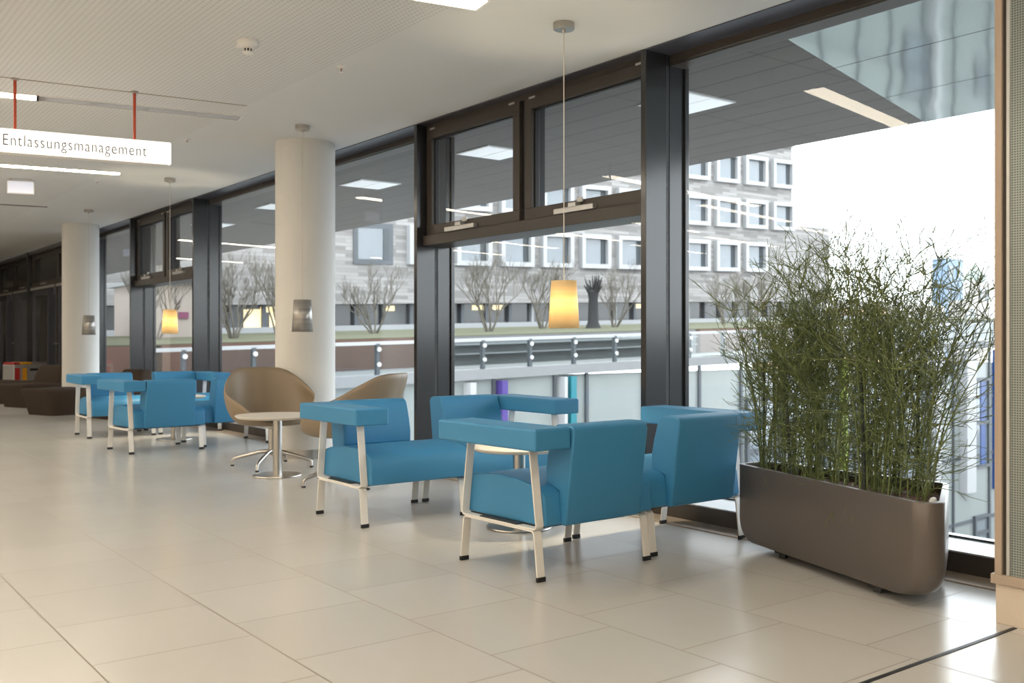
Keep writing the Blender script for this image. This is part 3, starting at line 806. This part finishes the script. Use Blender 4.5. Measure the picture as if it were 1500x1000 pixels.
sm = empty('smoke_detector', (-5.858, 2.396, CZ), 0, 'white smoke detector on the ceiling with a side bracket', 'smoke detector')
MB().lathe([(.062, 0), (.062, -.018), (.056, -.028), (.046, -.032)], 32).obj('mount', 'plastic_w', sm, smooth=True)
MB().lathe([(.046, -.030), (.040, -.036), (.034, -.040), (.034, -.050)], 32).obj('collar', 'plastic_w', sm, smooth=True)
MB().lathe([(.029, -.048), (.029, -.068)], 24).obj('sensor_chamber', 'plastic_b', sm, smooth=True)
rb = MB()
for a in range(10):
    an = a * 2 * PI / 10; rb.tube([(.031 * math.cos(an), .031 * math.sin(an), -.045), (.031 * math.cos(an), .031 * math.sin(an), -.072)], .004, 5)
rb.obj('cage', 'plastic_w', sm, smooth=True)
MB().lathe([(.034, -.068), (.034, -.076), (.022, -.084), (.001, -.085)], 24, cap=False).obj('cap', 'plastic_w', sm, smooth=True)
MB().prism([(-.145, -.02), (-.04, -.045), (-.04, .045), (-.12, .02)], -.012, 0, 'z').obj('bracket', 'plastic_w', sm, bev=.003)
def sprinkler(x, y, lab):
    s = empty('sprinkler_head', (x, y, CZ), 0, lab, 'sprinkler')
    MB().lathe([(.030, 0), (.030, -.004), (.014, -.012), (.010, -.014)], 24).obj('escutcheon', 'plastic_w', s, smooth=True)
    MB().tube([(.008, 0, -.012), (.012, 0, -.026), (.003, 0, -.040)], .0028, 6).tube([(-.008, 0, -.012), (-.012, 0, -.026), (-.003, 0, -.040)], .0028, 6).obj('yoke', 'steel', s, smooth=True)
    MB().tube([(0, 0, -.014), (0, 0, -.037)], .003, 8).obj('glass_bulb', 'red', s, smooth=True)
    MB().lathe([(.015, -.040), (.015, -.043)], 20).obj('deflector', 'plastic_w', s, smooth=True)
sprinkler(-6.016, 3.122, 'white sprinkler head on the ceiling right of the smoke detector')
sprinkler(-9.046, 3.116, 'white sprinkler head on the ceiling left of the silver pendant')
sprinkler(-12.05, 3.10, 'small sprinkler head on the ceiling left of the far amber pendant')

# hanging illuminated sign
sg = empty('hanging_sign', (-7.632, 1.82, 0), R(-9.9), 'illuminated white sign on red tubes reading Entlassungsmanagement', 'sign')
L0, L1 = -1.75, .655
MB().box(-.035, .035, L0, L1, 2.418, 2.588).obj('light_box', 'sign', sg, bev=.012, seg=3)
MB().box(-.036, .036, L0 + .02, L1 - .02, 2.412, 2.4185).obj('bottom_rail', 'plastic_w', sg, bev=.002)
for (y, r_) in ((-.40, 0), (.397, 0), (-1.2, 0)):
    MB().tube([(0, y, 2.586), (0, y, CZ - .012)], .011, 12).obj('hanger_tube', 'red_tube', sg, smooth=True)
    MB().lathe([(.028, CZ), (.028, CZ - .008), (.013, CZ - .016)], 20, (0, y)).obj('ceiling_plate', 'steel', sg, smooth=True)
tx = bpy.data.curves.new('sign_lettering', 'FONT'); tx.body = 'Entlassungsmanagement'; tx.size = .118; tx.extrude = .0008; tx.offset = -.0014; tx.space_character = 1.13
to = bpy.data.objects.new('tmp_text', tx); COL.objects.link(to); bpy.context.view_layer.update()
dg = bpy.context.evaluated_depsgraph_get(); tm = bpy.data.meshes.new_from_object(to.evaluated_get(dg)); bpy.data.objects.remove(to)
xs = [v_.co.x for v_ in tm.vertices]; wd = max(xs) - min(xs); x0 = min(xs)
T0, T1 = -.475, .478
for v_ in tm.vertices:
    a, b, c_ = v_.co
    v_.co = (.0362 + c_, T0 + (a - x0) * (T1 - T0) / wd, 2.467 + b)
tm.materials.clear(); tm.materials.append(M['sign_text'])
to = bpy.data.objects.new('lettering', tm); COL.objects.link(to); to.parent = sg

def exit_sign(x, y, z, w, h, rz, lab):
    e = empty('exit_sign', (x, y, z), rz, lab, 'exit sign', 'glowing exit signs')
    MB().box(-.02, .02, -w / 2, w / 2, -h, 0).obj('housing', 'plastic_w', e, bev=.006)
    MB().box(.0195, .022, -w / 2 + .012, w / 2 - .012, -h + .012, -.012).obj('glowing_panel', 'exit', e)
    MB().box(-.022, -.0195, -w / 2 + .012, w / 2 - .012, -h + .012, -.012).obj('glowing_panel', 'exit', e)
    MB().box(-.018, .018, -w / 2 + .02, w / 2 - .02, 0, .012).obj('bracket', 'plastic_w', e)
    MB().tube([(0, -w / 2 + .04, .01), (0, -w / 2 + .04, CZ - z)], .006, 8).tube([(0, w / 2 - .04, .01), (0, w / 2 - .04, CZ - z)], .006, 8).obj('hanger', 'steel', e, smooth=True)
exit_sign(-12.47, 2.37, CZ - .022, .285, .155, R(-14), 'glowing white exit sign near left edge, below the strip light')
exit_sign(-20.6, 3.42, CZ - .02, .26, .15, R(62), 'tiny glowing exit sign far off above the dark doors')

# ------------------------------------------------------------------ canopy outside the glass
cz = 2.95
diag = [(-3.76, 4.86), (-4.545, 7.86)]
cp = MB(); cp.prism([(-45, 4.86), (diag[0][0], 4.86), (diag[1][0], 7.86), (-45, 7.86)], cz, cz + .5, 'z')
structure(cp.obj('canopy_planks', 'soffit'), 'grey boarded canopy soffit outside the windows', 'canopy')
cp = MB(); cp.prism([(diag[0][0], 4.86), (6, 4.86), (6, 7.86), (diag[1][0], 7.86)], cz - .004, cz + .5, 'z')
structure(cp.obj('canopy_sheet', 'polished'), 'polished metal canopy soffit above the planter, at upper right', 'canopy')
structure(MB().box(-45, diag[0][0], 4.86, 4.90, cz - .03, cz).obj('canopy_edge', 'alu'), 'pale edge angle where canopy meets glass', 'canopy edge')
for i, x in enumerate((-5.31, -7.86, -10.35, -12.9, -15.5)):
    s = empty('canopy_light', (x, 5.75, cz), 0, ['pale square canopy light beside the tall right window post', 'pale square canopy light seen through the left top casement',
        'pale square canopy light seen right of the near column', 'pale square canopy light seen left of the near column', 'pale square canopy light seen through the far casements'][i], 'canopy light', 'square lights in the canopy')
    MB().box(-.27, .27, -.27, .27, -.012, .004).obj('light_trim', 'alu', s)
    for (a, b) in ((-.25, -.006), (.006, .25)):
        MB().box(-.25, .25, a, b, -.016, -.010).obj('light_panel', mat('canopy_light_panel', (.55, .57, .59), .4, emit=(.9, .96, 1), estr=.22) if i == 0 and a < 0 else bpy.data.materials['canopy_light_panel'], s)

# ------------------------------------------------------------------ courtyard: far wing, terrace, brick block
SL = .0264                       # the far side climbs gently towards the right
XW = -27.5
def zw(y, z): return z + SL * (y - 18.3)
structure(MB().box(-120, 40, 8.5, 160, -14.2, -14).obj('ground', 'ground'), 'grey courtyard paving far below', 'ground')
wing = empty('office_wing', (XW, 0, 0), 0, 'pale glazed wing across the courtyard with coloured fins', 'building')
def sl_box(mb, x0, x1, y0, y1, z0, z1):
    mb.hexa([(x0, y0, zw(y0, z0)), (x1, y0, zw(y0, z0)), (x1, y1, zw(y1, z0)), (x0, y1, zw(y1, z0)),
             (x0, y0, zw(y0, z1)), (x1, y0, zw(y0, z1)), (x1, y1, zw(y1, z1)), (x0, y1, zw(y1, z1))]); return mb
ZS = .05
sl_box(MB(), -.5, .25, 8, 74, ZS - .34, ZS).obj('slab_edge', 'concrete', wing)
MB().box(-.6, 0, 8, 74, -14, -.2).obj('glazed_wall', 'frost', wing)
mu = [(8.2, .10), (10.9, .10), (13.6, .10), (16.4, .10), (20.08, .13), (22.8, .1), (24.35, .13), (27.3, .10), (30.5, .13), (33.1, .13), (36.0, .12), (38.8, .12), (41.6, .12), (44.3, .12), (47.3, .15), (50.3, .12), (54.1, .15), (58, .15), (62, .15)]
for (y, w) in mu:
    MB().box(0, .10, y - w / 2, y + w / 2, -14, zw(y, ZS - .34)).obj('mullion', 'mull', wing)
for z in (-2.95, -6.1, -9.6):
    sl_box(MB(), 0, .06, 8, 74, z - .12, z + .06).obj('transom', 'mull', wing)
for (y, w, m, z0) in ((18.97, .24, 'win_white', -4), (20.30, .24, 'purple', -6), (23.05, .14, 'win_white', -6), (23.42, .26, 'teal', -6), (51.5, .95, 'win_white', -7.1), (48.2, .5, 'win_white', -14), (40.2, .16, 'lime', -6)):
    MB().box(0, .42, y - w / 2, y + w / 2, z0, zw(y, ZS - .42)).obj('fin', m, wing)
MB().box(0, .14, 54.5, 58.5, -7.2, zw(56, ZS - .5)).obj('blue_panel', 'blue', wing)
def wing_window(y0, y1, z0, z1, accent=None):
    f = MB(); t = .16
    f.box(.0, .16, y0, y1, z0, z0 + t).box(0, .16, y0, y1, z1 - t, z1).box(0, .16, y0, y0 + t, z0 + t, z1 - t).box(0, .16, y1 - t, y1, z0 + t, z1 - t)
    f.box(0, .14, y0 + t, y1 - t, (z0 + z1) / 2 - .1, (z0 + z1) / 2 + .1)
    o = f.obj('window', 'mull', wing); MB().box(.02, .05, y0 + t, y1 - t, z0 + t, z1 - t).obj('pane', 'sky_glass', o)
    if accent: MB().box(.05, .09, y0 + (y1 - y0) * .45, y0 + (y1 - y0) * .75, z0 + t, z1 - t).obj('blind', accent, o)
wing_window(52.35, 54.0, -5.9, -1.0, 'blue'); wing_window(45.4, 48.0, -5.9, -1.2); wing_window(38.9, 41.4, -6, -1.2); wing_window(52.4, 54, -10.4, -8.5); wing_window(33.4, 35.8, -6, -1.4)
wing_window(45.4, 47.9, -10.6, -7.6); wing_window(27.5, 30.3, -10, -6.6)
# terrace, planters, balustrade
tr = MB(); sl_box(tr, -58, XW - .5, 8, 90, ZS - .35, ZS); structure(tr.obj('terrace', 'deck'), 'pale terrace deck on the far wing', 'terrace')
bal = empty('balustrade', (XW, 0, 0), 0, 'glass balustrade with steel posts along the far terrace', 'railing')
y0, y1 = 8.0, 72.0
sl_box(MB(), -.05, .07, y0, y1, 1.00, 1.11).obj('handrail', 'win_white', bal)
for k in range(-3, 27):
    y = 15.52 + 2.055 * k
    if y < y0 or y > y1: continue
    p = sl_box(MB(), -.05, .09, y - .06, y + .06, ZS - .1, 1.04).obj('baluster', 'mull', bal)
    c = MB()
    for z in (.38, .86): c.tube([(.07, y + .02, zw(y, z)), (.14, y + .02, zw(y, z))], .075, 10)
    c.obj('glass_clamp', 'alu', p, smooth=True)
    if k < 26: sl_box(MB(), .10, .112, y + .05, y + 2.0, ZS + .04, 1.0).obj('rail_pane', 'rail_glass', bal)
XP = -31.0
def zp(y, z): return z + SL * (y - 18.3)
for (ya, yb, m, lab, nm) in ((8.0, 9.6, 'corten', 'rusty steel planter bed at left of the far terrace', 'planter_bed'), (9.9, 19.9, 'corten', 'rusty steel planter bed seen behind the near column', 'planter_bed'),
                         (20.2, 34.2, 'boards', 'grey boarded planter bed behind the lit near pendant', 'planter_bed'), (34.5, 48, 'corten', 'rusty steel planter bed behind the left of the shrub', 'planter_bed'),
                         (48.3, 72, 'boards', 'grey boarded planter bed at right of the far terrace', 'planter_bed')):
    b = MB(); sl_box(b, XP - 14, XP, ya, yb, ZS, 1.14); tag(b.obj(nm, m), lab, 'planter bed', 'planter beds on the far terrace')
for ya, yb in ((20.6, 33.8),):
    for z in (.45, .80):
        q = MB(); sl_box(q, XP, XP + .5, ya, yb, z, z + .05)
        tag(q.obj('bench_slat', 'concrete'), 'lower pale bench slat along the grey planter bed' if z < .6 else 'upper pale bench slat along the grey planter bed', 'bench')
lw = MB(); lx0, lx1 = XP - 13.7, XP - .2
lw.hexa([(lx0, 8, zw(8, 1.141)), (lx1, 8, zw(8, 1.141)), (lx1, 72, zw(72, 1.141)), (lx0, 72, zw(72, 1.141)),
         (lx0, 8, zw(8, 1.40)), (lx1, 8, zw(8, 1.17)), (lx1, 72, zw(72, 1.17)), (lx0, 72, zw(72, 1.40))])
def lawn_z(x, y): return zw(y, 1.17 + .23 * (lx1 - x) / (lx1 - lx0)) - .03
tag(lw.obj('lawn', 'grass'), 'strip of dull green grass on the far terrace', 'grass', None, 'stuff')
pa = MB(); sl_box(pa, -52.3, -52, 8, 84, 0, 1.68); structure(pa.obj('parapet', 'wall_white'), 'low white parapet behind the terrace lawn', 'parapet')

XB = -58.0; YR = 65.36; SB = .0272
def zb(y, z): return z + SB * (y - YR)
blk = empty('office_block', (XB, 0, 0), 0, 'grey brick office block with square white framed windows', 'building')
def b_box(mb, x0, x1, y0, y1, z0, z1):
    mb.hexa([(x0, y0, zb(y0, z0)), (x1, y0, zb(y0, z0)), (x1, y1, zb(y1, z0)), (x0, y1, zb(y1, z0)),
             (x0, y0, zb(y0, z1)), (x1, y0, zb(y0, z1)), (x1, y1, zb(y1, z1)), (x0, y1, zb(y1, z1))]); return mb
b_box(MB(), -14, 0, -20, 77.25, 4.37, 26).obj('brick_wall', 'brick', blk)
b_box(MB(), -14, .02, 77.25, 83.1, 4.37, 11.5).obj('low_brick_wall', 'brick', blk)
b_box(MB(), -14, -.9, -20, 83.1, 1.0, 4.37).obj('shopfront', 'dark_glass', blk)
b_box(MB(), -13, .3, -20, 83.1, .0, 2.76).obj('white_plinth', 'wall_white', blk)
for k in range(34):
    y = 10 + k * 2.15
    b_box(MB(), -.9, -.6, y - .12, y + .12, 2.7, 4.4).obj('shopfront_post', 'wall_white' if k % 4 == 1 else 'mull', blk)
for y in (29.2, 34.1, 41.6, 43.4, 25.4, 58):
    b_box(MB(), -.88, -.84, y - .5, y + .5, 3.9, 4.25).obj('lit_window', 'lit_room', blk)
for y in (24.5, 26.2):
    b_box(MB(), -.88, -.84, y - .7, y + .7, 2.9, 4.1).obj('lit_window', 'lit_room', blk)
def b_window(y, z0, z1, w=3.05, white=True):
    t = .34; fr = MB(); y0, y1 = y - w / 2, y + w / 2; d = .45 if white else .08
    b_box(fr, -.02, d, y0, y1, z0, z0 + t); b_box(fr, -.02, d, y0, y1, z1 - t, z1); b_box(fr, -.02, d, y0, y0 + t, z0 + t, z1 - t); b_box(fr, -.02, d, y1 - t, y1, z0 + t, z1 - t)
    o = fr.obj('window', 'win_white' if white else 'mull', blk)
    b_box(MB(), .01, .05, y0 + t, y1 - t, z0 + t, z1 - t).obj('pane', 'sky_glass', o)
    b_box(MB(), .03, .12, y1 - t - .42, y1 - t, z0 + t, z1 - t).obj('side_shutter', 'shutter', o)
for r_, (z0, z1) in enumerate(((7.04, 9.71), (10.96, 13.55), (14.87, 17.5), (18.8, 21.4))):
    for k in range(0, 11):
        y = 75.57 - 3.9 * k
        if r_ == 0 and k == 0: continue
        if y < 35: continue
        b_window(y, z0, z1)
b_window(32.45, 7.0, 9.75, 3.0, False)

# pavilion seen behind the far lamp
pv = empty('garden_pavilion', (0, 0, 0), 0, 'pale timber pavilion with magenta board behind the far lit pendant', 'building')
a = on_x(241, 420, -40); b = on_x(283, 420, -40)
MB().box(-46, -40, a[1] - .3, b[1] + .6, 0, on_x(260, 413, -40)[2]).obj('timber_wall', 'timber', pv)
p0, p1 = on_x(262, 466, -39.95), on_x(276, 457, -39.95)
MB().box(-40.0, -39.93, p0[1], p1[1], p0[2], p1[2]).obj('sign_board', 'magenta', pv)
MB().box(-46.4, -39.6, a[1] - .6, b[1] + .9, on_x(260, 414, -40)[2], on_x(260, 409, -40)[2]).obj('roof', 'wall_white', pv)

# bare multi-stem trees on the terrace
def make_tree(x, y, zbase, H, seed, lab, stems=6, mm='bark', spread=.5):
    r = random.Random(seed); mb = MB()
    def grow(p, d, L, rad, lev):
        pts = [p]; q = p; dd = d
        for i in range(4):
            dd = (dd + Vector((r.gauss(0, .12), r.gauss(0, .12), .06))).normalized(); q = q + dd * (L / 4); pts.append(q)
        mb.tube(pts, [rad, rad * .92, rad * .84, rad * .75, rad * .66], 5 if lev < 2 else 3, cap=False)
        if lev >= 4: return
        for k in range(3 if lev < 3 else 4):
            ax = Vector((r.uniform(-1, 1), r.uniform(-1, 1), r.uniform(.1, .9))).normalized()
            nd = (dd * .75 + ax * .62).normalized()
            grow(pts[r.choice((2, 3, 4))], nd, L * r.uniform(.55, .78), rad * .58, lev + 1)
    for s in range(stems):
        a = 2 * PI * s / stems + r.uniform(-.4, .4)
        d = Vector((math.cos(a) * spread, math.sin(a) * spread, 1)).normalized()
        grow(Vector((math.cos(a) * .12, math.sin(a) * .12, 0)), d, H * .36, H * .012, 0)
    o = mb.obj('bare_tree', mm); o.location = (x, y, zbase)
    return tag(o, lab, 'tree', 'bare trees on the far terrace')
for i, (px, X, H, lab) in enumerate(((342, -36, 3.7, 'bare tree left of the near column, beyond the glass'), (548, -38, 3.6, 'bare tree behind the turned tan chair, beyond the glass'), (716, -36, 4.2, 'bare tree left of the lit near pendant, beyond the glass'),
        (795, -39, 4.4, 'bare tree hidden partly by the lit near pendant'), (900, -38, 4.0, 'bare tree right of the black wrapped trunk, beyond the glass'), (1062, -40, 4.0, 'bare tree just right of the tall window post, beyond the glass'),
        (1098, -41, 4.2, 'bare tree behind the left edge of the potted shrub'), (408, -41, 4.2, 'bare tree directly behind the near column'), (228, -37, 3.6, 'bare tree left of the far lit pendant, beyond the glass'))):
    p = on_x(px, 490, X); make_tree(X, p[1], lawn_z(X, p[1]), H, 100 + i, lab, 6 if i != 4 else 5)
p = on_x(869, 488, -37)
wt = empty('wrapped_trunk', (-37, p[1], lawn_z(-37, p[1])), 0, 'dark pollarded trunk wrapped in black, right of the lit pendant', 'tree')
MB().lathe([(.42, 0), (.28, .35), (.24, 1.5), (.30, 1.85), (.22, 1.95)], 12).obj('trunk', 'bark_wrap', wt, smooth=True)
k = MB(); r2 = random.Random(5)
for i in range(34):
    a = r2.uniform(0, 2 * PI); q = r2.uniform(.05, .26)
    b0 = Vector((q * math.cos(a), q * math.sin(a), 1.8)); k.tube([b0, b0 + Vector((.22 * math.cos(a), .22 * math.sin(a), r2.uniform(.3, .9)))], [.05, .02], 5)
k.obj('stub', 'bark_wrap', wt)

# unseen low wing added at right to darken reflections in the posts
structure(MB().box(9.5, 13, 9.0, 70, -14, 1.25).obj('added_side_wing', 'concrete'), 'low grey wing added out of view to darken post reflections', 'wall')
# city seen past the block
def city(px0, px1, y_top, X, m, name, lab, roof=None):
    a = on_x(px0, y_top, X); b = on_x(px1, y_top, X)
    e = empty(name, (X, 0, 0), 0, lab, 'building', 'city buildings beyond the terrace')
    h = (a[2] + b[2]) / 2
    MB().box(-4, 0, a[1], b[1], -14, h).obj('facade', m, e)
    nb = max(2, int((px1 - px0) / 14)); w = (b[1] - a[1]) / nb
    for i in range(nb):
        MB().box(0, .3, a[1] + w * (i + .3), a[1] + w * (i + .7), h - 5.5, h - 2.2).obj('window_bay', 'sky_glass', e)
    if roof: MB().box(-4.5, .5, a[1] - .5, b[1] + .5, h, h + 1.6).obj('roof', roof, e)
    return e, a, b, h
city(1130, 1170, 449, -105, 'city_a', 'town_house', 'small ochre house seen through the left of the shrub', 'city_b')
city(1172, 1232, 456, -112, 'city_b', 'town_house', 'pale low house seen through the middle of the shrub')
city(1234, 1300, 452, -118, 'city_a', 'town_house', 'ochre low house seen through the right of the shrub', 'city_b')
city(1302, 1384, 447, -130, 'city_b', 'town_house', 'pale wide house seen past the right of the shrub')
city(1385, 1411, 379, -150, 'city_t', 'glass_tower', 'blue glass tower on the skyline at right')
city(1412, 1428, 440, -128, 'city_b', 'town_house', 'narrow pale house below the blue tower')
e, a, b, h = city(1433, 1449, 412, -140, 'city_b', 'church_tower', 'church tower with green spire at the right of the skyline')
m_ = (a[1] + b[1]) / 2; w_ = (b[1] - a[1]) / 2
MB().add([(-5, m_ - w_, h), (0, m_ - w_, h), (0, m_ + w_, h), (-5, m_ + w_, h), (-2.5, m_, h + 5.5)], [(0, 1, 4), (1, 2, 4), (2, 3, 4), (3, 0, 4), (3, 2, 1, 0)]).obj('spire', 'city_r', e)

# ------------------------------------------------------------------ daylight, camera, view
w = bpy.data.worlds.new('overcast_sky'); S.world = w; w.use_nodes = True
bg = w.node_tree.nodes['Background']
bg.inputs[0].default_value = (.90, .955, 1.0, 1); bg.inputs[1].default_value = 4.2

cam = bpy.data.cameras.new('camera'); co = bpy.data.objects.new('camera', cam); COL.objects.link(co)
co.location = (0, 0, HC); co.rotation_euler = (PI / 2, 0, math.atan2(CA, SA))
cam.sensor_width = 36; cam.lens = F_PX * 36 / 1500; cam.shift_y = (HY - 500) / 1500
cam.clip_end = 1000; cam.clip_start = .05
cam.dof.use_dof = True; cam.dof.focus_distance = 5.0; cam.dof.aperture_fstop = 4.0
S.camera = co
S.view_settings.view_transform = 'Standard'; S.view_settings.look = 'None'; S.view_settings.gamma = 1; S.view_settings.exposure = 0.31
S.view_settings.use_curve_mapping = False
S.cycles.use_denoising = True
S.cycles.max_bounces = 10; S.cycles.diffuse_bounces = 5; S.cycles.glossy_bounces = 4; S.cycles.transparent_max_bounces = 16; S.cycles.transmission_bounces = 4
S.cycles.sample_clamp_indirect = 6.0; S.cycles.caustics_reflective = False; S.cycles.caustics_refractive = False
